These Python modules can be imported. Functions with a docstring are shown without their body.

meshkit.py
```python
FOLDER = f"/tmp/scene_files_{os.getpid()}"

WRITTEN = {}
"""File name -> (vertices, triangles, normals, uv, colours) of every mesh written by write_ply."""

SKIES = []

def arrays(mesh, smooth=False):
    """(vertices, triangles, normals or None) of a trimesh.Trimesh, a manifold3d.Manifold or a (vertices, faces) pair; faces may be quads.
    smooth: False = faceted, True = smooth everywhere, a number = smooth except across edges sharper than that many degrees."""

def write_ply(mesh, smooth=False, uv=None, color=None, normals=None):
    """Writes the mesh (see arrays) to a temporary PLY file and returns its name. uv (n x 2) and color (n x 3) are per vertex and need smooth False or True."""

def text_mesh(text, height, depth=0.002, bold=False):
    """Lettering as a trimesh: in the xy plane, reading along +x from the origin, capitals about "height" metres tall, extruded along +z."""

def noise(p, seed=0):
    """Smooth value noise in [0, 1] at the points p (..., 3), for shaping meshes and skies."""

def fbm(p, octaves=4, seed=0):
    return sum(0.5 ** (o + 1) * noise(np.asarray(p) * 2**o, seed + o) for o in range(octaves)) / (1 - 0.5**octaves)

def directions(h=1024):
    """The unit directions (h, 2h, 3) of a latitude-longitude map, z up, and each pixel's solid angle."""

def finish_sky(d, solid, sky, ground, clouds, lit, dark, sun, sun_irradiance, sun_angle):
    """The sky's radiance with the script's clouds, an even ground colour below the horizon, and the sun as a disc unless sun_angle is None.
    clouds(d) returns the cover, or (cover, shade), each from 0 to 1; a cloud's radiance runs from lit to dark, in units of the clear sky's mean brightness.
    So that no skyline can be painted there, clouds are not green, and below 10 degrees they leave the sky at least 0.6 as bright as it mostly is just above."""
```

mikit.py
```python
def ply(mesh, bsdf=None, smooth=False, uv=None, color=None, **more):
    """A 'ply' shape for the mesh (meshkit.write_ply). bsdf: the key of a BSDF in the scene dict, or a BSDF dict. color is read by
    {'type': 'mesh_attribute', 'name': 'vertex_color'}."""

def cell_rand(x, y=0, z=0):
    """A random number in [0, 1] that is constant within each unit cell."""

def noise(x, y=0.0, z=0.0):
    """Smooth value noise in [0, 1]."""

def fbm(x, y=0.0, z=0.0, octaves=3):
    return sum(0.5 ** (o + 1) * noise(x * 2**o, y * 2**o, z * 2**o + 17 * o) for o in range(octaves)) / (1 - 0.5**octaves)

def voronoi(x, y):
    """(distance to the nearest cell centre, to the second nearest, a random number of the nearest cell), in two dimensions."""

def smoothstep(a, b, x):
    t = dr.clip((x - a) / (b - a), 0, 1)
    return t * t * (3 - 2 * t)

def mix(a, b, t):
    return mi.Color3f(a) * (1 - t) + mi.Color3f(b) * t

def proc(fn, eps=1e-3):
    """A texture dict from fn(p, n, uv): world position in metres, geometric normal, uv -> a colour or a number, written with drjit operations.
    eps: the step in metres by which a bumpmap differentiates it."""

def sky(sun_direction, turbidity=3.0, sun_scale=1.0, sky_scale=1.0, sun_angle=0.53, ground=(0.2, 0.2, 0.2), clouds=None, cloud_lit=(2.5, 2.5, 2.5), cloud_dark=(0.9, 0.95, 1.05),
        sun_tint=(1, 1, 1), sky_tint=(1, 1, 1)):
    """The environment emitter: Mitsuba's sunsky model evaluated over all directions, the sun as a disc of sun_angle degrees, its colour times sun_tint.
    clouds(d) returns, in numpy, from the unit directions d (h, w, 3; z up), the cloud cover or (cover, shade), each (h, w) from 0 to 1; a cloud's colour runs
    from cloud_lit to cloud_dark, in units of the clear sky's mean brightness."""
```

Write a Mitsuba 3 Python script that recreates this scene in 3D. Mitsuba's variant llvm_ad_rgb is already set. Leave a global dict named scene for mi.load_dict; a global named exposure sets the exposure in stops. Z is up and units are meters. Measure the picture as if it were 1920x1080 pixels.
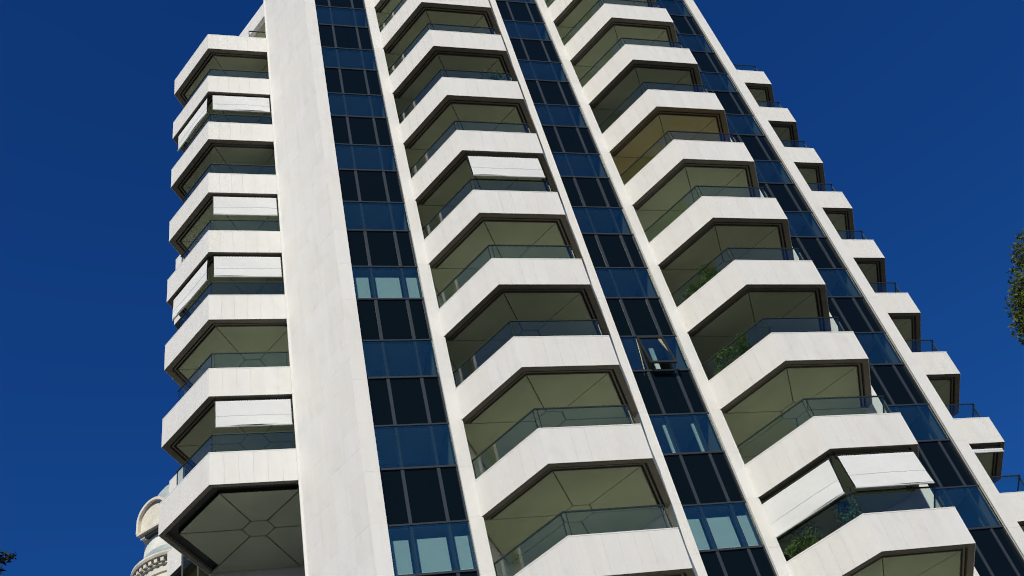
import math, random
import numpy as np
import trimesh
import drjit as dr
import mitsuba as mi
import mikit
from mikit import fbm, noise, cell_rand, smoothstep, mix
from shapely.geometry import Polygon, MultiPolygon, box as sbox
from shapely.ops import unary_union

T = mi.ScalarTransform4f
scene, labels = {}, {}

# ------------------------------------------------------------------ camera, sky, exposure
Z0 = 15.218                      # height above the ground of soffit level 0
CAM = np.array([-1.5122, -24.4556, 1.65])
FWD = np.array([0.28674658, 0.6803278, 0.67448534])
UP = np.array([0.00109064, -0.70428229, 0.70991919])
scene['camera'] = {'type': 'perspective', 'fov': math.degrees(2 * math.atan(960 / 1909.142)), 'fov_axis': 'x',
                   'near_clip': 0.1, 'far_clip': 3000.0,
                   'to_world': T().look_at(origin=CAM.tolist(), target=(CAM + FWD).tolist(), up=UP.tolist())}
SUN_AZ, SUN_EL = math.radians(29), math.radians(41)
SUN = [-math.sin(SUN_AZ) * math.cos(SUN_EL), -math.cos(SUN_AZ) * math.cos(SUN_EL), math.sin(SUN_EL)]
scene['sky'] = mikit.sky(SUN, turbidity=3, sky_scale=1.0, sun_tint=(0.93, 1.07, 1.23), sky_tint=(0.080, 0.335, 0.755), ground=(0.04, 0.04, 0.04))
exposure = 1.72

# ------------------------------------------------------------------ materials
def rgb(*c):
    return {'type': 'rgb', 'value': list(c)}


def stone(tone, warm):
    def fn(p, n, uv):
        streak = fbm(p.x * 7 + p.y * 5, p.y * 7 - p.x * 3, p.z * 0.55, 3)
        grain = fbm(p.x * 22, p.y * 22, p.z * 22, 2)
        blot = fbm(p.x * 0.9, p.y * 0.9, p.z * 0.9 + 5, 3)
        v = tone * (0.91 + 0.09 * streak + 0.05 * grain + 0.04 * blot)
        c = mi.Color3f(1.0, 0.985 - 0.012 * warm, 0.955 - 0.035 * warm) * v
        veins = smoothstep(0.60, 0.72, fbm(p.x * 3.1 + p.z, p.y * 3.1, p.z * 1.3, 3))
        return c * (1 - 0.035 * veins)
    return {'type': 'twosided', 'bsdf': {'type': 'principled', 'base_color': mikit.proc(fn), 'roughness': 0.55, 'specular': 0.35}}


for i, (t, w) in enumerate(((0.685, 0.5), (0.688, 0.8), (0.695, 0.3), (0.678, 1.0))):
    scene[f'stone_{i}'] = stone(t, w)
STONES = [f'stone_{i}' for i in range(4)]


def plain(key, c, rough=0.6, amp=0.12, scale=5.0, spec=0.3, metallic=0.0):
    def fn(p, n, uv):
        v = 1 - amp + 2 * amp * fbm(p.x * scale, p.y * scale, p.z * scale, 3)
        return mi.Color3f(*c) * v
    scene[key] = {'type': 'twosided', 'bsdf': {'type': 'principled', 'base_color': mikit.proc(fn), 'roughness': rough, 'specular': spec, 'metallic': metallic}}


plain('border_stone', (0.17, 0.155, 0.125), 0.7, 0.15)
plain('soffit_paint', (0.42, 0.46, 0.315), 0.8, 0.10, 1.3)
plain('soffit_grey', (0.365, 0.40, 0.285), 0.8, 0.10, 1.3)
plain('dark_metal', (0.018, 0.02, 0.018), 0.45, 0.1)
plain('rail_metal', (0.02, 0.03, 0.028), 0.4, 0.1)
plain('mullion_metal', (0.034, 0.042, 0.052), 0.35, 0.08)
plain('light_metal', (0.55, 0.56, 0.55), 0.35, 0.05)
plain('awning_cloth', (0.655, 0.66, 0.655), 0.9, 0.04, 9.0, 0.1)
plain('blind_cloth', (0.75, 0.78, 0.78), 0.9, 0.04, 6.0, 0.1)
plain('grey_tile', (0.13, 0.13, 0.115), 0.6, 0.15, 3.0)
plain('mid_tile', (0.36, 0.34, 0.29), 0.6, 0.15, 3.0)
plain('ochre_tile', (0.62, 0.43, 0.19), 0.6, 0.15, 3.0)
plain('pale_tile', (0.66, 0.65, 0.60), 0.6, 0.1, 3.0)
plain('lining_paint', (0.20, 0.20, 0.195), 0.9, 0.05, 2.0, 0.1)
plain('ceiling_paint', (0.52, 0.53, 0.52), 0.9, 0.05, 2.0, 0.1)
plain('old_stone', (0.62, 0.585, 0.50), 0.8, 0.22, 1.6, 0.2)
plain('old_stone_pale', (0.62, 0.63, 0.58), 0.8, 0.18, 1.3, 0.2)
plain('zinc', (0.30, 0.35, 0.35), 0.5, 0.2, 1.5, 0.4)
plain('bark', (0.10, 0.075, 0.05), 0.9, 0.3, 8.0, 0.1)
plain('terracotta', (0.28, 0.14, 0.09), 0.8, 0.2, 6.0, 0.2)
plain('asphalt', (0.055, 0.054, 0.052), 0.85, 0.2, 0.7, 0.2)
plain('soil', (0.06, 0.045, 0.03), 0.95, 0.3, 8.0, 0.1)
scene['spandrel_glass'] = {'type': 'principled', 'base_color': rgb(0.003, 0.006, 0.007), 'roughness': 0.06, 'specular': 0.20}
scene['window_glass'] = {'type': 'blendbsdf', 'weight': 0.20,
                         'a': {'type': 'thindielectric', 'specular_transmittance': rgb(0.56, 0.72, 0.70), 'specular_reflectance': rgb(1.0, 1.0, 0.85)},
                         'b': {'type': 'conductor', 'material': 'none', 'specular_reflectance': rgb(1.0, 0.95, 0.70)}}
scene['rail_glass'] = {'type': 'thindielectric', 'specular_transmittance': rgb(0.72, 0.83, 0.76), 'specular_reflectance': rgb(1, 1, 1)}


def leaf(key, c, t):
    def fn(p, n, uv):
        return mi.Color3f(*c) * (0.55 + 0.9 * cell_rand(p.x * 6, p.y * 6, p.z * 6))
    scene[key] = {'type': 'principledthin', 'base_color': mikit.proc(fn), 'roughness': 0.6, 'diff_trans': t}


leaf('pine_leaf', (0.12, 0.15, 0.045), 0.6)
leaf('dark_leaf', (0.035, 0.05, 0.025), 0.4)
leaf('plant_leaf', (0.09, 0.15, 0.05), 0.7)

# ------------------------------------------------------------------ helpers
COUNT = {}


def numbered(name):
    n = COUNT.get(name, 0)
    COUNT[name] = n + 1
    return name if n == 0 else f'{name}_{n:03d}'


def put(name, shape, at=None, label=None, kind=None, bsdf=None):
    key = numbered(name)
    d = dict(shape)
    if at is not None:
        d['to_world'] = T().translate(list(map(float, at)))
    if bsdf is not None:
        d['bsdf'] = {'type': 'ref', 'id': bsdf}
    scene[key] = d
    e = {}
    if label:
        e['label'] = label
    if kind:
        e['kind'] = kind
    if e:
        labels[key] = e
    return key


def thing(name, label, category, group=None):
    key = numbered(name)
    labels[key] = {'label': label, 'category': category}
    if group:
        labels[key]['group'] = group
    return key


def tag(key, label, category, group=None):
    labels[key] = {'label': label, 'category': category}
    if group:
        labels[key]['group'] = group


def prism4(q, z0, z1):
    """prism over four plan points"""
    q = np.asarray(q, float)
    v = np.vstack([np.c_[q, np.full(4, z0)], np.c_[q, np.full(4, z1)]])
    f = [[0, 2, 1], [0, 3, 2], [4, 5, 6], [4, 6, 7]]
    for i in range(4):
        j = (i + 1) % 4
        f += [[i, j, j + 4], [i, j + 4, i + 4]]
    m = trimesh.Trimesh(v, f, process=False)
    m.fix_normals()
    return m


def pbox(x0, x1, y0, y1, z0, z1):
    return prism4([(x0, y0), (x1, y0), (x1, y1), (x0, y1)], z0, z1)


def extrude(poly, z0, z1):
    polys = poly.geoms if isinstance(poly, MultiPolygon) else [poly]
    out = []
    for p in polys:
        m = trimesh.creation.extrude_polygon(p, z1 - z0)
        m.apply_translation([0, 0, z0])
        out.append(m)
    return trimesh.util.concatenate(out)


def cat(ms):
    return trimesh.util.concatenate(ms)


def rot_to(m, origin, xdir, ydir, zdir):
    M = np.eye(4)
    M[:3, 0], M[:3, 1], M[:3, 2], M[:3, 3] = xdir, ydir, zdir, origin
    m.apply_transform(M)
    return m


# ------------------------------------------------------------------ ground
v = 2500.0
scene['ground'] = mikit.ply(([[-v, -v, 0], [v, -v, 0], [v, v, 0], [-v, v, 0]], [[0, 1, 2], [0, 2, 3]]), 'asphalt')
labels['ground'] = {'label': 'dark asphalt ground in front of the white tower', 'kind': 'structure'}

# ------------------------------------------------------------------ tower plan
H = 3.1
S = 2.791
A = S * math.sqrt(3) / 2
XC, D, YM = -0.072, 7.938, -2.252
YB = -2.47                       # face of the piers beside the glass strips
CEN = [(XC, A), (XC + D, YM), (XC + 2 * D, YM), (XC + 3 * D, A)]
AXIS = XC + 1.5 * D
PAR = 1.083                      # parapet height
R0 = 0.934


def mir(pts):
    return [(2 * AXIS - x, y) for x, y in pts]


def hexp(d=0.0, c=(0, 0)):
    """hexagon inset by d: L, FL, FR, R, BR, BL"""
    k = (A - d) / A * S
    return [(c[0] + k * math.cos(math.radians(a)), c[1] + k * math.sin(math.radians(a))) for a in (180, 240, 300, 0, 60, 120)]


hexes = [Polygon(hexp(0, c)) for c in CEN]
PIER_A = [(R0, 0.4), (R0, 0.0), (1.0, 0.0), (2.35, YB), (2.77, YB), (2.77, -2.0), (1.6, 0.4)]
cx1, cx2 = CEN[1][0], CEN[2][0]
NARROW = [(4.87, cx1 - 2.62), (cx1 + 2.62, 10.80), (12.80, cx2 - 2.62), (cx2 + 2.62, 18.80)]
STRIPS = [(2.77, 4.87), (10.80, 12.80), (18.80, 20.62)]
PIER_E = [(25.67 - 1.07 - (x - 0.0) + 0.0, y) for x, y in PIER_A]
PIER_E = mir(PIER_A)
shift = 20.62 - PIER_E[4][0]
PIER_E = [(x + (shift if y < -1 else 0), y) for x, y in PIER_E]
PIER_E[3] = (21.08, YB)

walls = []
for h in hexes[1:3]:
    walls.append(h.buffer(0.2, join_style=2).intersection(sbox(-50, -2.2, 50, 5)))
mid = Polygon([(1.6, 0.38), (2.2, -0.5), (21.3, -0.5), (22.07, 0.38), (22.5, 5), (1.17, 5)])
mainb = sbox(-1.45, 4.80, 2 * AXIS + 1.45, 17)
solid = unary_union([mid, mainb] + walls)
for h in hexes:
    solid = solid.difference(h.buffer(0.002, join_style=2))
INS = 0.03
piers_core = [Polygon(PIER_A).buffer(-INS, join_style=2), Polygon(PIER_E).buffer(-INS, join_style=2)]
for x0, x1 in NARROW:
    piers_core.append(sbox(x0 + 0.004, YB + INS, x1 - 0.004, -1.95))
solid = unary_union([solid] + piers_core).buffer(0)
# above the corner stacks the plan steps in along a line running back from each corner pier
cutL = Polygon([(0.99, 0.03), (1.35, 0.7), (3.2, 20), (-20, 20), (-20, -0.5), (0.80, -0.5), (0.80, 0.03)])
upper = solid.difference(cutL).difference(Polygon(mir(list(cutL.exterior.coords)[:-1])))
TOP = 12
tower = 'apartment_tower'
labels[tower] = {'label': 'tall white stone-clad apartment tower with hexagonal balcony stacks and dark glass strips', 'category': 'apartment building'}
COUNT[tower] = 1
wall = put(tower + '__wall', mikit.ply(cat([extrude(solid, 0.0, Z0 + 8 * H + 0.3), extrude(upper, Z0 + 8 * H + 0.3, Z0 + TOP * H)]), 'stone_0'))
roofpoly = unary_union([upper] + [h.intersection(sbox(2.0, -2.4, 21.7, 20)) for h in hexes] + [sbox(2.8, -2.2, 20.6, 1)]).buffer(0.01).buffer(-0.01)
put(tower + '__roof', mikit.ply(extrude(unary_union([roofpoly.convex_hull.intersection(sbox(-5, -2.4, 30, 17))]), Z0 + TOP * H + 0.002, Z0 + TOP * H + 0.9), 'stone_1'))

# stone slabs on the piers: outer face polyline pieces, each a slab 30 mm thick
rng = random.Random(4)
rest = []


def slab_run(p, q, n, z0, z1, hgt, e0=(0, 0), e1=(0, 0)):
    """slabs on the plan segment p-q (outer face on the right-hand side), n across"""
    p, q = np.array(p), np.array(q)
    u = (q - p) / np.linalg.norm(q - p)
    inn = np.array([-u[1], u[0]])
    out = []
    nz = int(round((z1 - z0) / hgt))
    L = np.linalg.norm(q - p)
    for i in range(n):
        a, b = p + u * (L * i / n + (0.0015 if i else 0)), p + u * (L * (i + 1) / n - (0.0015 if i < n - 1 else 0))
        ai, bi = a + inn * (INS - 0.001) + u * (e0[0] if i == 0 else 0), b + inn * (INS - 0.001) - u * (e1[0] if i == n - 1 else 0)
        for j in range(nz):
            proud = rng.uniform(0, 0.0012)
            out.append(((a - inn * proud, b - inn * proud, bi, ai), z0 + j * hgt + 0.0015, z0 + (j + 1) * hgt - 0.0015))
    return out


mit = INS * math.tan(math.radians(15))
runs = [(PIER_A[2], PIER_A[3], 4, 0.775), (PIER_A[3], PIER_A[4], 1, 1.55)]
for x0, x1 in NARROW:
    runs.append(((x0, YB), (x1, YB), 1, 1.55))
runs.append((PIER_E[4], PIER_E[3], 1, 1.55))
SEEN0, SEEN1 = -2 * H / 2 - 0.0, 9.5 * H
for p, q, n, hgt in runs:
    for quad, z0, z1 in slab_run(p, q, n, SEEN0, SEEN0 + 33.325 if hgt < 1 else SEEN0 + 34.1, hgt, (-0.012,) if n > 1 else (0.0,), (0.0,)):
        put(wall + '__stone_slab', mikit.ply(prism4(quad, Z0 + z0, Z0 + z1), rng.choice(STONES)))
    for quad, z0, z1 in slab_run(p, q, n, SEEN0 - 12.4, SEEN0, hgt) + slab_run(p, q, n, SEEN0 + (33.325 if hgt < 1 else 34.1), SEEN0 + (33.325 if hgt < 1 else 34.1) + 6.2, hgt):
        if Z0 + z1 < Z0 + TOP * H:
            rest.append(prism4(quad, Z0 + z0, Z0 + z1))
for quad, z0, z1 in slab_run(PIER_A[1], PIER_A[2], 1, SEEN0 - 12.4, TOP * H, 0.775) + slab_run(PIER_E[3], PIER_E[2], 4, SEEN0 - 12.4, TOP * H, 0.775) + slab_run(PIER_E[2], PIER_E[1], 1, SEEN0 - 12.4, TOP * H, 0.775):
    rest.append(prism4(quad, Z0 + z0, Z0 + z1))
put(wall + '__stone_cladding', mikit.ply(cat(rest), 'stone_2'), kind='stuff')

# ------------------------------------------------------------------ glass strips: windows above, dark panels below
YG = -2.38
BLIND = {(0, 3): 'blind', (0, 0): 'blind', (1, 0): 'blind', (0, 6): 'sill', (0, 5): 'line', (0, 4): 'line', (1, 3): 'line', (2, 3): 'line', (2, 0): 'line', (1, 1): 'curtain', (1, 2): 'open'}
FR = [(0.0, 0.29), (0.29, 0.75), (0.75, 1.0)]
ordinal = ['ground', 'first', 'second', 'third']
sname = ['left', 'middle', 'right']
for si, (x0, x1) in enumerate(STRIPS):
    W = x1 - x0
    xm = [x0 + W * f for f in (0.29, 0.75)]
    fr = []
    for x in xm:
        fr.append(pbox(x - 0.045, x + 0.045, YG + 0.012, YG + 0.13, -1.45, 1.655))
    for x, sgn in ((x0, 1), (x1, -1)):
        a, b = sorted((x + sgn * 0.002, x + sgn * 0.05))
        fr.append(pbox(a, b, YG + 0.002, YG + 0.12, -1.45, 1.655))
    for za, zb, ya in ((-0.06, -0.015, YG - 0.02), (-1.46, -1.40, YG - 0.004)):
        fr.append(pbox(x0 + 0.003, x1 - 0.003, ya, YG + 0.11, za, zb))
    frame = mikit.ply(cat(fr), 'mullion_metal')
    panes, spans = [], []
    for a, b in FR:
        xa, xb = x0 + W * a + 0.006, x0 + W * b - 0.006
        panes.append(mikit.ply(([[xa, YG, -1.39], [xb, YG, -1.39], [xb, YG, -0.065], [xa, YG, -0.065]], [[0, 1, 2], [0, 2, 3]]), 'window_glass'))
        spans.append(mikit.ply(pbox(xa + 0.03, xb - 0.03, YG + 0.035, YG + 0.06, -0.01, 1.63), 'spandrel_glass'))
    for k in range(-4, TOP + 1):
        zz = Z0 + k * H
        sp = BLIND.get((si, k))
        lab = {'blind': 'window with pale blinds drawn most of the way, in the %s glass strip' % sname[si],
               'curtain': 'window with narrow white curtains beside its mullions',
               'open': 'window whose middle pane is tilted open over a dark room'}.get(sp)
        w = put(tower + '__window', frame, (0, 0, zz), label=lab)
        for j in range(3):
            a, b = FR[j]
            xa, xb = x0 + W * a, x0 + W * b
            if sp == 'open' and j == 1:
                fm = cat([pbox(xa + 0.02, xa + 0.07, -0.03, 0.03, -1.3, 0), pbox(xb - 0.07, xb - 0.02, -0.03, 0.03, -1.3, 0), pbox(xa + 0.07, xb - 0.07, -0.03, 0.03, -0.06, 0), pbox(xa + 0.07, xb - 0.07, -0.03, 0.03, -1.3, -1.22)])
                M = trimesh.transformations.rotation_matrix(math.radians(-11), [1, 0, 0])
                pane = trimesh.Trimesh([[xa + 0.07, 0, -1.22], [xb - 0.07, 0, -1.22], [xb - 0.07, 0, -0.06], [xa + 0.07, 0, -0.06]], [[0, 1, 2], [0, 2, 3]], process=False)
                for mm in (fm, pane):
                    mm.apply_transform(M)
                    mm.apply_translation([0, YG - 0.02, zz - 0.09])
                put(w + '__sash', mikit.ply(fm, 'dark_metal'), label='dark sash tilted open')
                put(w + '__pane', mikit.ply(pane, 'window_glass'))
                put(w + '__curtain', mikit.ply(pbox(xa + 0.40, xa + 0.54, YG + 0.16, YG + 0.2, -1.25, -0.4), 'blind_cloth'), (0, 0, zz))
            else:
                put(w + '__pane', panes[j], (0, 0, zz))
            if k < TOP:
                put(w + '__spandrel_panel', spans[j], (0, 0, zz))
            ia, ib = xa + (0.07 if j == 0 else 0.10), xb - (0.07 if j == 2 else 0.10)
            if sp == 'blind':
                put(w + '__blind', mikit.ply(pbox(ia, ib, YG + 0.15, YG + 0.165, -1.36, -0.38), 'blind_cloth'), (0, 0, zz))
            elif sp == 'line':
                put(w + '__blind', mikit.ply(pbox(ia, ib, YG + 0.13, YG + 0.16, -1.385, -1.33), 'blind_cloth'), (0, 0, zz))
            elif sp == 'sill':
                n = 2 if j != 1 else 4
                for t in range(n):
                    a2 = ia + (ib - ia) * (t + 0.1) / n
                    put(w + '__blind', mikit.ply(pbox(a2, a2 + (ib - ia) * 0.7 / n, YG + 0.13, YG + 0.16, -1.385, -1.28 + 0.03 * (t % 2)), 'blind_cloth'), (0, 0, zz))
            elif sp == 'curtain' and j < 2:
                put(w + '__curtain', mikit.ply(pbox(ib - 0.02, ib + 0.07, YG + 0.14, YG + 0.19, -1.38, -0.3), 'blind_cloth'), (0, 0, zz))
slabm = [mikit.ply(pbox(a + 0.03, b - 0.03, -2.26, -0.52, 0.02, 0.30), 'ceiling_paint') for a, b in STRIPS]
for k in range(-4, TOP + 1):
    for m in slabm:
        put(tower + '__floor_slab', m, (0, 0, Z0 + k * H))
for a, b in STRIPS:
    z0, z1 = Z0 - 4 * H, Z0 + TOP * H - 0.01
    for q in ((a + 0.004, a + 0.025, -2.24, -0.505), (b - 0.025, b - 0.004, -2.24, -0.505), (a + 0.027, b - 0.027, -0.518, -0.503)):
        put(tower + '__inner_wall', mikit.ply(pbox(*q, z0, z1), 'lining_paint'))
# glazed bay set back beside the left corner, seen under the lowest corner balcony
sw = put(tower + '__side_window', mikit.ply(cat([pbox(-2.33, -2.27, 6.5, 6.6, 0, Z0 + 7 * H), pbox(-1.84, -1.79, 6.5, 6.6, 0, Z0 + 7 * H), pbox(-2.33, -2.29, 6.6, 17, 0, Z0 + 7 * H)]), 'mullion_metal'))
for k in range(-3, 7):
    for xa, xb in ((-2.27, -1.84), (-1.79, -1.455)):
        put(sw + '__pane', mikit.ply(([[xa, 6.55, 0.05], [xb, 6.55, 0.05], [xb, 6.55, 3.05], [xa, 6.55, 3.05]], [[0, 1, 2], [0, 2, 3]]), 'window_glass'), (0, 0, Z0 + k * H))
    put(sw + '__transom', mikit.ply(pbox(-2.268, -1.455, 6.505, 6.595, -0.05, 0.05), 'mullion_metal'), (0, 0, Z0 + k * H))

# ------------------------------------------------------------------ balconies
# corner order of hexp: 0 L, 1 FL, 2 FR, 3 R, 4 BR, 5 BL
XE = R0 - 0.004 - CEN[0][0]           # where the left stack's front meets its pier (local x)


def edge_quad(i, d0, d1, clip=None):
    a, b = np.array(hexp(d0)), np.array(hexp(d1))
    j = (i + 1) % 6
    p0, p1, q1, q0 = a[i].copy(), a[j].copy(), b[j].copy(), b[i].copy()
    if clip and clip[0] == 'hi':
        p1[0], q1[0] = clip[1], clip[1]
    if clip and clip[0] == 'lo':
        p0[0], q0[0] = clip[1], clip[1]
    return [p0, p1, q1, q0]


KINDS = {'mid': [(0, None), (1, None), (2, None)],
         'left': [(5, None), (0, None), (1, ('hi', XE))],
         'right': [(1, ('lo', -XE)), (2, None), (3, None)],
         'low': [(5, None), (0, None), (1, ('hi', XE))],
         'rear': [(5, None), (0, None), (1, None)]}
STN = {}
for kind, edges in KINDS.items():
    m = {}
    low = kind == 'low'
    gd = 0.50 if low else 0.385
    slab = Polygon(hexp(0.04))
    if kind in ('left', 'low'):
        slab = slab.difference(Polygon([(x - CEN[0][0], y - CEN[0][1]) for x, y in PIER_A]))
        slab = slab.difference(sbox(XE, -A - 1, 9, -A + 0.4))
    if kind == 'right':
        slab = slab.difference(sbox(-9, -A - 1, -XE, -A + 0.4))
        slab = slab.difference(Polygon([(x - CEN[3][0], y - CEN[3][1]) for x, y in PIER_E]))
    core = [extrude(slab, 0.16, 0.34)]
    for e, c in edges:
        core.append(prism4(edge_quad(e, 0.0135, 0.16, c), 0.34, 1.052))
        core.append(prism4(edge_quad(e, -0.006, 0.20, c), 1.053, PAR))
    m['core'] = mikit.ply(cat(core), 'stone_2')
    ft = slab.buffer(-0.13, join_style=2)
    m['floor'] = mikit.ply(extrude(ft, 0.3405, 0.352), 'pale_tile')
    m['border'] = mikit.ply(cat([prism4(edge_quad(e, 0.0135, 0.15 if low else 0.19, c), 0.004, 0.158) for e, c in edges]), 'border_stone')
    ext = [e for e, c in edges]
    field = Polygon(hexp(0.05))
    for e in ext:
        field = field.difference(Polygon(edge_quad(e, -0.3, gd)).buffer(0.0005))
    if kind in ('left', 'low', 'right'):
        field = field.intersection(slab.buffer(-0.03, join_style=2))
    m['board'] = mikit.ply(extrude(slab.buffer(-0.02, join_style=2), 0.12, 0.155), 'dark_metal')
    tr = [prism4(edge_quad(e, gd - 0.02, gd - 0.005, c), 0.02, 0.118) for e, c in edges]
    tr += [prism4(edge_quad(e, 0.255, 0.305, c), 0.03, 0.118) for e, c in edges] if not low else []
    m['track'] = mikit.ply(cat(tr), 'dark_metal' if low else 'border_stone')
    sof = []
    ri = 0.47
    for i in range(6):
        a0, a1 = math.radians(180 + 60 * i), math.radians(240 + 60 * i)
        w = [(r * math.cos(t), r * math.sin(t)) for r, t in ((ri, a0), (9, a0), (9, a1), (ri, a1))]
        p = Polygon(w).buffer(-0.022 if low else -0.014, join_style=2).intersection(field)
        if not p.is_empty:
            sof.append(extrude(p, 0.02, 0.085))
    sof.append(extrude(Polygon([(ri * math.cos(math.radians(60 * i)), ri * math.sin(math.radians(60 * i))) for i in range(6)]).buffer(-0.014, join_style=2), 0.02, 0.085))
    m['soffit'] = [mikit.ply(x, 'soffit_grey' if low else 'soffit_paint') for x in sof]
    m['soffit_raw'] = cat(sof)
    m['clad'], m['clad_raw'] = {}, {}
    for e, c in edges:
        q = edge_quad(e, 0.0, 0.0125, c)
        L = np.linalg.norm(q[1] - q[0])
        n = max(2, int(round(L / 0.40)))
        pcs = []
        for i in range(n):
            t0, t1 = i / n, (i + 1) / n
            g = 0.0018 / L
            f0 = t0 + (g if i else 0)
            f1 = t1 - (g if i < n - 1 else 0)
            pcs.append(prism4([q[0] + (q[1] - q[0]) * f0, q[0] + (q[1] - q[0]) * f1, q[3] + (q[2] - q[3]) * f1, q[3] + (q[2] - q[3]) * f0], 0.0, 1.05))
        m['clad'][e] = [mikit.ply(x, 'stone_0') for x in pcs]
        m['clad_raw'][e] = cat(pcs)
    gl, posts, rails = [], [], []
    for e, c in edges:
        if kind in ('left', 'low', 'rear') and e == 5:
            continue
        q, q2 = edge_quad(e, 0.17, 0.20, c), edge_quad(e, 0.15, 0.19, c)
        if kind in ('left', 'low', 'rear') and e == 0:
            q[0] = q[0] + (q[1] - q[0]) * 0.2
            q2[0], q2[3] = q2[0] + (q2[1] - q2[0]) * 0.2, q2[3] + (q2[2] - q2[3]) * 0.2
        p, r = q[0], q[1]
        u = (r - p) / np.linalg.norm(r - p)
        p, r = p + u * 0.02, r - u * 0.02
        gl.append(mikit.ply(([[*p, PAR], [*r, PAR], [*r, 1.80], [*p, 1.80]], [[0, 1, 2], [0, 2, 3]]), 'rail_glass'))
        rails.append(prism4(q2, 1.80, 1.835))
        for t in (0.03, 0.97):
            b = q[0] + (q[1] - q[0]) * t
            n2 = np.array([-u[1], u[0]])
            posts.append(prism4([b - u * 0.008 + n2 * 0.01, b + u * 0.008 + n2 * 0.01, b + u * 0.008 + n2 * 0.03, b - u * 0.008 + n2 * 0.03], PAR, 1.80))
    m['glass'] = gl
    m['rail'] = mikit.ply(cat(rails + posts), 'rail_metal')
    dq = edge_quad(4, 0.01, 0.05)
    m['door'] = mikit.ply(prism4([dq[0] + (dq[1] - dq[0]) * 0.1, dq[0] + (dq[1] - dq[0]) * 0.9, dq[3] + (dq[2] - dq[3]) * 0.9, dq[3] + (dq[2] - dq[3]) * 0.1], 0.345, 2.7), 'spandrel_glass')
    STN[kind] = m
shortrail = mikit.ply(cat([pbox(0.3, XE - 0.01, -A + 0.15, -A + 0.19, 1.80, 1.835), pbox(0.3, 0.33, -A + 0.152, -A + 0.188, PAR, 1.80)]), 'rail_metal')
clad_rest, soffit_rest = [], []
rng = random.Random(11)
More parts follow.
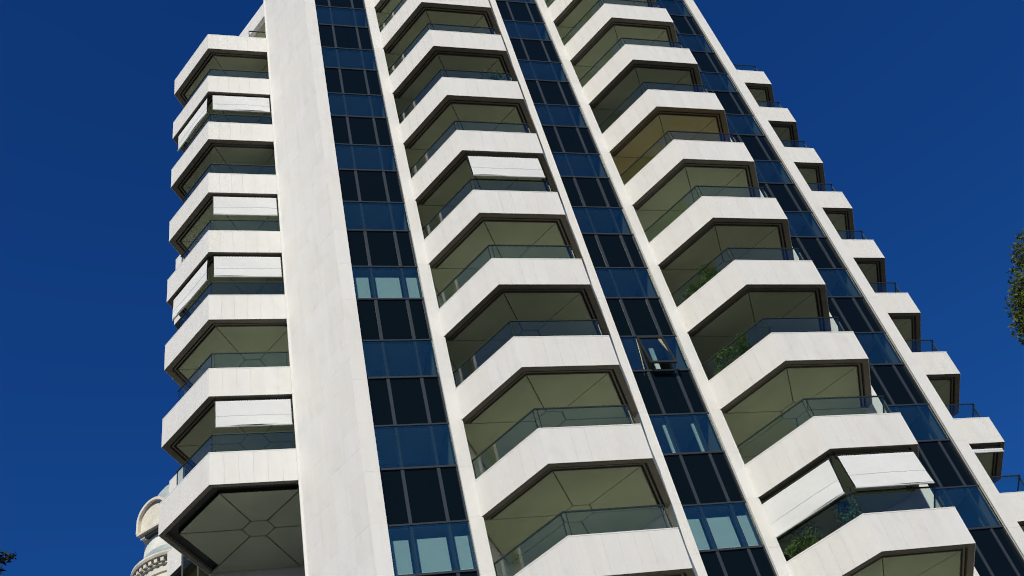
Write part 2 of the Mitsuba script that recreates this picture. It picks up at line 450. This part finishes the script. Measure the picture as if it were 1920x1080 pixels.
FLOORS = {(1, 6): 'mid_tile', (1, 5): 'grey_tile', (1, 4): 'mid_tile', (1, 3): 'mid_tile', (1, 1): 'grey_tile', (2, 5): 'grey_tile', (2, 4): 'ochre_tile', (2, 2): 'mid_tile', (2, 1): 'grey_tile',
          (0, 5): 'grey_tile', (0, 7): 'mid_tile', (0, 6): 'mid_tile', (0, 3): 'mid_tile', (0, 1): 'mid_tile', (3, 3): 'grey_tile', (3, 6): 'grey_tile'}
STACKS = [('left', CEN[0], range(1, 9)), ('mid', CEN[1], range(-3, 12)), ('mid', CEN[2], range(-3, 12)), ('right', CEN[3], range(-3, 9)), ('rear', (-0.13, 10.3), range(2, 8))]
for si, (kind, c, ks) in enumerate(STACKS):
    for k in ks:
        m = STN['low' if si == 0 and k == 1 else kind]
        at = (c[0], c[1], Z0 + k * H)
        b = put(tower + '__balcony', m['core'], at)
        put(b + '__floor_tiles', m['floor'], at, bsdf=FLOORS.get((si, k), 'mid_tile' if si == 3 else 'pale_tile'))
        put(b + '__soffit_border', m['border'], at)
        put(b + '__soffit_board', m['board'], at)
        put(b + '__awning_track', m['track'], at)
        seen = {0: True, 1: -1 <= k <= 8, 2: -1 <= k <= 8, 3: 0 <= k <= 8, 4: False}[si]
        if seen:
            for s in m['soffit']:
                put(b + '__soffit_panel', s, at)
        else:
            x = m['soffit_raw'].copy()
            x.apply_translation(at)
            soffit_rest.append(x)
        for e in m['clad']:
            near = {0: e in (0, 1) and k <= 5, 1: e in (0, 1) and -1 <= k <= 5, 2: e in (0, 1) and -1 <= k <= 5, 3: e == 1 and 0 <= k <= 4, 4: False}[si]
            if near:
                for s in m['clad'][e]:
                    put(b + '__cladding_panel', s, at, bsdf=rng.choice(STONES))
            else:
                x = m['clad_raw'][e].copy()
                x.apply_translation(at)
                clad_rest.append(x)
        bare = k == 8 and si == 0
        for g in ([] if bare else m['glass']):
            put(b + '__glass_panel', g, at)
        put(b + '__handrail', shortrail if bare else m['rail'], at)
        if si in (1, 2):
            put(b + '__glazed_door', m['door'], at)
put(tower + '__cladding', mikit.ply(cat(clad_rest), 'stone_1'), kind='stuff')
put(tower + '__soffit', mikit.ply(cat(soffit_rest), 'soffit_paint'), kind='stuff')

# penthouse band above the left stack
z9 = Z0 + 9 * H
pl = [(1.0, 0.005), (-0.41, 2.45), (-0.41, 9.0), (0.6, 9.0), (1.4, 0.6)]
pb = put(tower + '__penthouse_band', mikit.ply(extrude(Polygon(pl), z9 + 0.0, z9 + 1.083), 'stone_2'))
pw = Polygon([(0.55, 2.45), (0.55, 9), (1.6, 9), (1.6, 2.45)])
put(tower + '__penthouse_wall', mikit.ply(extrude(pw, Z0 + 8 * H + 0.35, z9 - 0.003), 'stone_2'))
put(pb + '__soffit_panel', mikit.ply(extrude(Polygon(pl).buffer(-0.2, join_style=2), z9 - 0.03, z9 - 0.004), 'soffit_paint'))

# ------------------------------------------------------------------ awnings
def awning(si, k, edge, t0, t1, drop, tilt, label):
    kind, c, _ = STACKS[si]
    q = edge_quad(edge, 0.09, 0.10)
    p, r = q[0] + np.array(c), q[1] + np.array(c)
    L = np.linalg.norm(r - p)
    u = (r - p) / L
    out = np.array([u[1], -u[0]])
    a = p + u * (t0 * L)
    w = L * (t1 - t0)
    key = thing('awning', label, 'awning', 'white roller awnings hanging from the balconies')
    M = np.eye(4)
    M[:3, 0] = [*u, 0]
    M[:3, 1] = [*(-out), 0]
    M[:3, 3] = [a[0], a[1], Z0 + k * H - (0.13 if si == 0 else 0.19)]
    tl = trimesh.transformations.rotation_matrix(-tilt, [1, 0, 0])
    ny, nx = 14, 16
    xs, zs = np.linspace(0, w, nx), np.linspace(0, -drop, ny)
    seam = 0.62 * drop

    def cloth(z0, z1, off):
        v, f = [], []
        zs = np.linspace(z0, z1, ny)
        for z in zs:
            for x in xs:
                sag = 0.018 * math.sin(2.3 * x + 3 * z + k) * (-z / drop) + 0.02 * math.sin(math.pi * x / w) * (-z / drop)
                v.append([x, off - sag, z])
        for i in range(ny - 1):
            for j in range(nx - 1):
                q0 = i * nx + j
                f += [[q0, q0 + nx, q0 + 1], [q0 + 1, q0 + nx, q0 + nx + 1]]
        return trimesh.Trimesh(v, f, process=False)

    def fin(mesh):
        mesh.apply_transform(tl)
        mesh.apply_transform(M)
        return mesh
    up, lo = cloth(0, -seam, 0.0), cloth(-seam - 0.004, -drop, 0.006)
    put(key + '__fabric', mikit.ply(fin(up), 'awning_cloth', smooth=True))
    put(key + '__valance', mikit.ply(fin(lo), 'awning_cloth', smooth=True), label='lower fold of the awning cloth under a seam')
    put(key + '__seam_rod', mikit.ply(fin(pbox(0, w, 0.010, 0.024, -seam - 0.008, -seam + 0.002)), 'light_metal'))
    put(key + '__bottom_bar', mikit.ply(fin(pbox(-0.01, w + 0.01, -0.002, 0.04, -drop - 0.035, -drop + 0.005)), 'light_metal'))
    put(key + '__roller_box', mikit.ply(fin(pbox(-0.03, w + 0.03, 0.01, 0.10, -0.03, 0.06)), 'dark_metal'))
    for x in (-0.028, w + 0.008):
        put(key + '__bracket', mikit.ply(fin(pbox(x, x + 0.02, 0.03, 0.07, 0.062, 0.128 if si == 0 else 0.188)), 'dark_metal'))
        put(key + '__guide_arm', mikit.ply(fin(pbox(x, x + 0.02, 0.0, 0.03, -drop, -0.032)), 'dark_metal'))


awning(0, 7, 1, 0.045, 0.855, 0.95, 0.03, 'white awning on the front of the left corner stack, second balcony from top')
awning(0, 7, 0, 0.10, 0.93, 0.95, 0.03, 'white awning on the angled side of the left corner stack, second balcony from top')
awning(0, 5, 1, 0.045, 0.855, 0.95, 0.03, 'white awning alone on the left corner stack, fourth balcony from top')
awning(0, 4, 1, 0.045, 0.855, 0.95, 0.03, 'white awning on the front of the left corner stack, fifth balcony from top')
awning(0, 4, 0, 0.10, 0.93, 0.95, 0.03, 'white awning on the angled side of the left corner stack, fifth balcony from top')
awning(0, 2, 1, 0.05, 0.855, 0.93, 0.03, 'white awning lowest on the left corner stack, just above its bottom balcony')
awning(1, 4, 1, 0.045, 0.94, 1.0, 0.04, 'white awning, the only one on the first projecting balcony stack left of centre')
awning(2, 0, 1, 0.05, 0.94, 1.05, 0.10, 'large white awning on the front of a low balcony, right projecting stack')
awning(2, 0, 0, 0.06, 0.94, 1.05, 0.06, 'large white awning on the angled side of a low balcony, right projecting stack')
awning(3, 1, 1, 0.10, 0.95, 0.11, 0.03, 'white awning almost fully rolled up under a low far right corner balcony')

# ------------------------------------------------------------------ foliage helpers
def leaf_cloud(centres, radii, n, size, seed, squash=1.0):
    g = np.random.default_rng(seed)
    w = np.asarray(radii, float) ** 2
    idx = g.choice(len(centres), n, p=w / w.sum())
    d = g.normal(size=(n, 3))
    d /= np.linalg.norm(d, axis=1, keepdims=True)
    rr = g.uniform(0.25, 1.0, n) ** 0.6
    pos = np.asarray(centres)[idx] + d * (np.asarray(radii)[idx] * rr)[:, None] * [1, 1, squash]
    a = g.normal(size=(n, 3))
    a /= np.linalg.norm(a, axis=1, keepdims=True)
    b = np.cross(a, g.normal(size=(n, 3)))
    b /= np.linalg.norm(b, axis=1, keepdims=True)
    s = size * g.uniform(0.6, 1.3, n)[:, None]
    v = np.stack([pos - a * s, pos + b * s * 0.32, pos + a * s, pos - b * s * 0.32], 1).reshape(-1, 3)
    i = np.arange(n)[:, None] * 4
    return v, np.vstack([i + [0, 1, 2], i + [0, 2, 3]])


def limb(p, q, r0, r1, n=8):
    p, q = np.array(p, float), np.array(q, float)
    u = (q - p) / np.linalg.norm(q - p)
    a = np.cross(u, [0.3, 0.9, 0.1])
    a /= np.linalg.norm(a)
    b = np.cross(u, a)
    t = np.arange(n) * 2 * math.pi / n
    ring = np.cos(t)[:, None] * a + np.sin(t)[:, None] * b
    v = np.vstack([p + ring * r0, q + ring * r1])
    i = np.arange(n)
    j = (i + 1) % n
    f = np.vstack([np.stack([i, j, j + n], 1), np.stack([i, j + n, i + n], 1)])
    return trimesh.Trimesh(v, f, process=False)


# plants on balconies of the right projecting stack
def plant(c, k, spots, n, hgt, label, seed):
    key = thing('balcony_plant', label, 'plant', 'leafy plants in troughs on the balconies')
    z = Z0 + k * H + 0.345
    p0, p1 = np.array(spots[0]), np.array(spots[1])
    u = (p1 - p0) / np.linalg.norm(p1 - p0)
    nn = np.array([-u[1], u[0]]) * 0.16
    put(key + '__trough', mikit.ply(prism4([p0 - nn, p1 - nn, p1 + nn, p0 + nn], z, z + 0.42), 'terracotta'))
    put(key + '__soil', mikit.ply(prism4([p0 - nn * 0.9, p1 - nn * 0.9, p1 + nn * 0.9, p0 + nn * 0.9], z + 0.42, z + 0.43), 'soil'))
    g = np.random.default_rng(seed)
    cs, rs, st = [], [], []
    for i in range(7):
        t = (i + 0.5) / 7
        b = p0 + (p1 - p0) * t
        hh = hgt * g.uniform(0.65, 1.05)
        top = np.array([*(b + g.normal(0, 0.05, 2)), z + hh])
        st.append(limb([*b, z + 0.42], top, 0.012, 0.006, 5))
        for f in (0.55, 0.8, 1.0):
            cs.append([*b, z + 0.42] + (top - [*b, z + 0.42]) * f + g.normal(0, 0.04, 3))
            rs.append(0.23 * g.uniform(0.7, 1.2))
    put(key + '__stems', mikit.ply(cat(st), 'bark'))
    put(key + '__foliage', mikit.ply(leaf_cloud(cs, rs, n, 0.055, seed), 'plant_leaf'))


def on_edge(si, edge, t, d):
    c = CEN[si]
    q = edge_quad(edge, d, d + 0.1)
    return (q[0] + (q[1] - q[0]) * t + np.array(c)).tolist()


plant(CEN[2], 1, [on_edge(2, 0, 0.16, 0.36), on_edge(2, 0, 0.66, 0.36)], 2600, 1.62, 'leafy green plant behind the glass rail, halfway down the right projecting stack', 1)
plant(CEN[2], 2, [on_edge(2, 0, 0.10, 0.36), on_edge(2, 0, 0.75, 0.36)], 2600, 1.5, 'dark green plant behind the glass rail one floor above the brightest balcony plant', 2)
plant(CEN[2], -1, [on_edge(2, 0, 0.10, 0.36), on_edge(2, 0, 0.45, 0.36)], 2200, 1.5, 'green plant below the two large awnings, at the pier end', 3)
plant(CEN[2], -1, [on_edge(2, 0, 0.80, 0.42), on_edge(2, 0, 0.99, 0.42)], 900, 1.55, 'green plant below the two large awnings, at the balcony corner', 4)
plant(CEN[1], 5, [on_edge(1, 1, 0.75, 0.42), on_edge(1, 1, 0.95, 0.42)], 700, 1.55, 'small plant behind the glass rail, one floor above the lone awning of the central stack', 5)

# ------------------------------------------------------------------ old building behind, lower left
VX, VY = -2.95, 38.5
old = thing('old_building', 'ornate old cream stone building with rounded turret and arched dormer behind the tower', 'building')


def ring(r0, r1, z0, z1, n=56):
    t = np.arange(n) * 2 * math.pi / n
    c, s = np.cos(t), np.sin(t)
    v = []
    for r, z in ((r0, z0), (r1, z1)):
        v.append(np.c_[VX + r * c, VY + r * s, np.full(n, z)])
    i = np.arange(n)
    j = (i + 1) % n
    return trimesh.Trimesh(np.vstack(v), np.vstack([np.stack([i, j, j + n], 1), np.stack([i, j + n, i + n], 1)]), process=False)


def lathe(prof):
    return cat([ring(a[0], b[0], a[1], b[1]) for a, b in zip(prof[:-1], prof[1:]) if True])


zc = Z0 + 22.5                   # top of the cornice
put(old + '__wall', mikit.ply(cat([lathe([(2.75, 0), (2.75, zc - 1.2)]), pbox(VX - 1.5, VX + 14, VY + 1.5, VY + 14, 0, zc - 0.5)]), 'old_stone'))
cor = put(old + '__cornice', mikit.ply(lathe([(2.75, zc - 1.2), (2.85, zc - 1.15), (2.85, zc - 0.72), (2.98, zc - 0.66), (2.98, zc - 0.6), (2.8, zc - 0.6), (2.8, zc - 0.28), (3.25, zc - 0.26), (3.32, zc - 0.12), (3.32, zc), (2.5, zc + 0.02)]), 'old_stone'))
for i in range(44):
    t = 2 * math.pi * i / 44
    m = pbox(2.79, 3.16, -0.11, 0.11, zc - 0.56, zc - 0.275)
    m.apply_transform(trimesh.transformations.rotation_matrix(t, [0, 0, 1]))
    m.apply_translation([VX, VY, 0])
    put(cor + '__bracket', mikit.ply(m, 'old_stone'))
put(old + '__gutter', mikit.ply(lathe([(2.95, zc + 0.03), (2.98, zc + 0.35), (2.7, zc + 0.55), (2.62, zc + 0.9)]), 'zinc'))
put(old + '__attic', mikit.ply(lathe([(2.60, zc + 0.85), (2.52, zc + 2.6), (2.62, zc + 2.65), (2.62, zc + 2.85), (2.5, zc + 2.86)]), 'old_stone_pale'))
dome = [(2.5 * math.cos(t) ** 0.7, zc + 2.86 + 4.0 * math.sin(t)) for t in np.linspace(0, 1.5, 10)]
put(old + '__dome', mikit.ply(lathe(dome), 'zinc', smooth=40))


def dormer(theta):
    M = trimesh.transformations.rotation_matrix(theta + math.pi / 2, [0, 0, 1])
    Tm = trimesh.transformations.translation_matrix([VX, VY, 0])

    def place(m):
        m.apply_transform(M)
        m.apply_translation([VX, VY, 0])
        return m

    def arch(r, z0, z1, y0, y1, r_in=None):
        pts = [(-r, z0)] + [(r * math.cos(t), z1 + r * math.sin(t)) for t in np.linspace(math.pi, 0, 20)] + [(r, z0)]
        p = Polygon(pts)
        if r_in:
            p = p.difference(Polygon([(-r_in, z0 - 1)] + [(r_in * math.cos(t), z1 + r_in * math.sin(t)) for t in np.linspace(math.pi, 0, 20)] + [(r_in, z0 - 1)]))
        m = extrude(p, 0, y1 - y0)
        v = m.vertices.copy()
        m.vertices = np.c_[v[:, 0], y1 - v[:, 2], v[:, 1]]
        m.fix_normals()
        return m
    d = put(old + '__dormer', mikit.ply(place(arch(1.15, zc + 2.0, zc + 3.2, -2.78, -0.6)), 'old_stone'))
    put(d + '__arch_moulding', mikit.ply(place(arch(1.34, zc + 2.4, zc + 3.2, -3.02, -0.8, 1.16)), 'old_stone'))
    put(d + '__sill', mikit.ply(place(pbox(-1.3, 1.3, -3.0, -2.5, zc + 2.25, zc + 2.42)), 'old_stone'))
    put(d + '__louvre', mikit.ply(place(pbox(-0.75, 0.75, -2.80, -2.5, zc + 1.95, zc + 2.15)), 'dark_metal'))


for i in range(9):
    th = math.radians(-130 + 40 * i)
    w = pbox(2.70, 2.79, -0.5, 0.5, zc - 4.4, zc - 1.9)
    fr = cat([pbox(2.72, 2.86, -0.66, -0.501, zc - 4.5, zc - 1.85), pbox(2.72, 2.86, 0.501, 0.66, zc - 4.5, zc - 1.85), pbox(2.72, 2.90, -0.72, 0.72, zc - 1.849, zc - 1.65)])
    for m in (w, fr):
        m.apply_transform(trimesh.transformations.rotation_matrix(th, [0, 0, 1]))
        m.apply_translation([VX, VY, 0])
    ow = put(old + '__window', mikit.ply(w, 'spandrel_glass'))
    put(ow + '__surround', mikit.ply(fr, 'old_stone_pale'))
for th in (-134, -44, 46):
    dormer(math.radians(th))

# ------------------------------------------------------------------ trees
def tree(name, label, base, top, blobs, n, size, mat, seed, squash=1.0):
    key = thing(name, label, 'tree')
    g = np.random.default_rng(seed)
    tr = [limb(base, (np.array(base) + top) / 2 + g.normal(0, 0.15, 3), 0.32, 0.24, 12), limb((np.array(base) + top) / 2, top, 0.25, 0.12, 12)]
    put(key + '__trunk', mikit.ply(cat(tr), 'bark'))
    lm = [limb(np.array(base) + (np.array(top) - base) * g.uniform(0.55, 0.95), b[:3], 0.09, 0.02) for b in blobs]
    put(key + '__limbs', mikit.ply(cat(lm), 'bark'))
    put(key + '__crown', mikit.ply(leaf_cloud([b[:3] for b in blobs], [b[3] for b in blobs], n, size, seed, squash), mat))


g = np.random.default_rng(3)
RT = np.array([37.7, -4.6, 0])
blobs = [[31.54, -1.21, 26.75, 1.14], [31.11, -0.64, 25.75, 1.07], [30.75, -0.21, 24.89, 1.14], [30.32, 0.22, 23.89, 0.89], [30.68, -0.21, 24.32, 1.0], [31.97, -0.92, 25.46, 1.29], [31.4, -0.64, 24.46, 1.14], [32.4, -1.5, 26.46, 1.29], [32.11, -1.21, 24.89, 1.29]]
for i in range(46):
    a, r = g.uniform(0, 2 * math.pi), math.sqrt(g.uniform()) * 4.8
    blobs.append([RT[0] + r * math.cos(a), RT[1] + r * math.sin(a), g.uniform(21.5, 30.5), g.uniform(0.9, 1.5)])
tree('pine_tree', 'pine tree with ragged green crown just showing at the right edge against the sky', RT.tolist(), (RT + [0.2, 0, 27]).tolist(), blobs, 90000, 0.12, 'pine_leaf', 5)
LT = np.array([-6.2, -11.4, 0])
blobs = [[-4.24, -10.72, 9.98, 0.11], [-4.14, -10.70, 10.0, 0.075], [-4.35, -10.74, 9.98, 0.11], [-4.28, -10.72, 9.80, 0.07], [-3.92, -10.66, 9.56, 0.12], [-4.05, -10.7, 9.42, 0.15]]
for i in range(30):
    a, r = g.uniform(0, 2 * math.pi), math.sqrt(g.uniform()) * 2.6
    blobs.append([LT[0] + r * math.cos(a), LT[1] + r * math.sin(a), g.uniform(6.2, 8.6) - 0.12 * r * r, g.uniform(0.4, 0.7)])
tree('broadleaf_tree', 'dark tree with a few twig tips reaching in at the lower left corner', LT.tolist(), (LT + [0, 0.1, 9.5]).tolist(), blobs, 26000, 0.065, 'dark_leaf', 6)
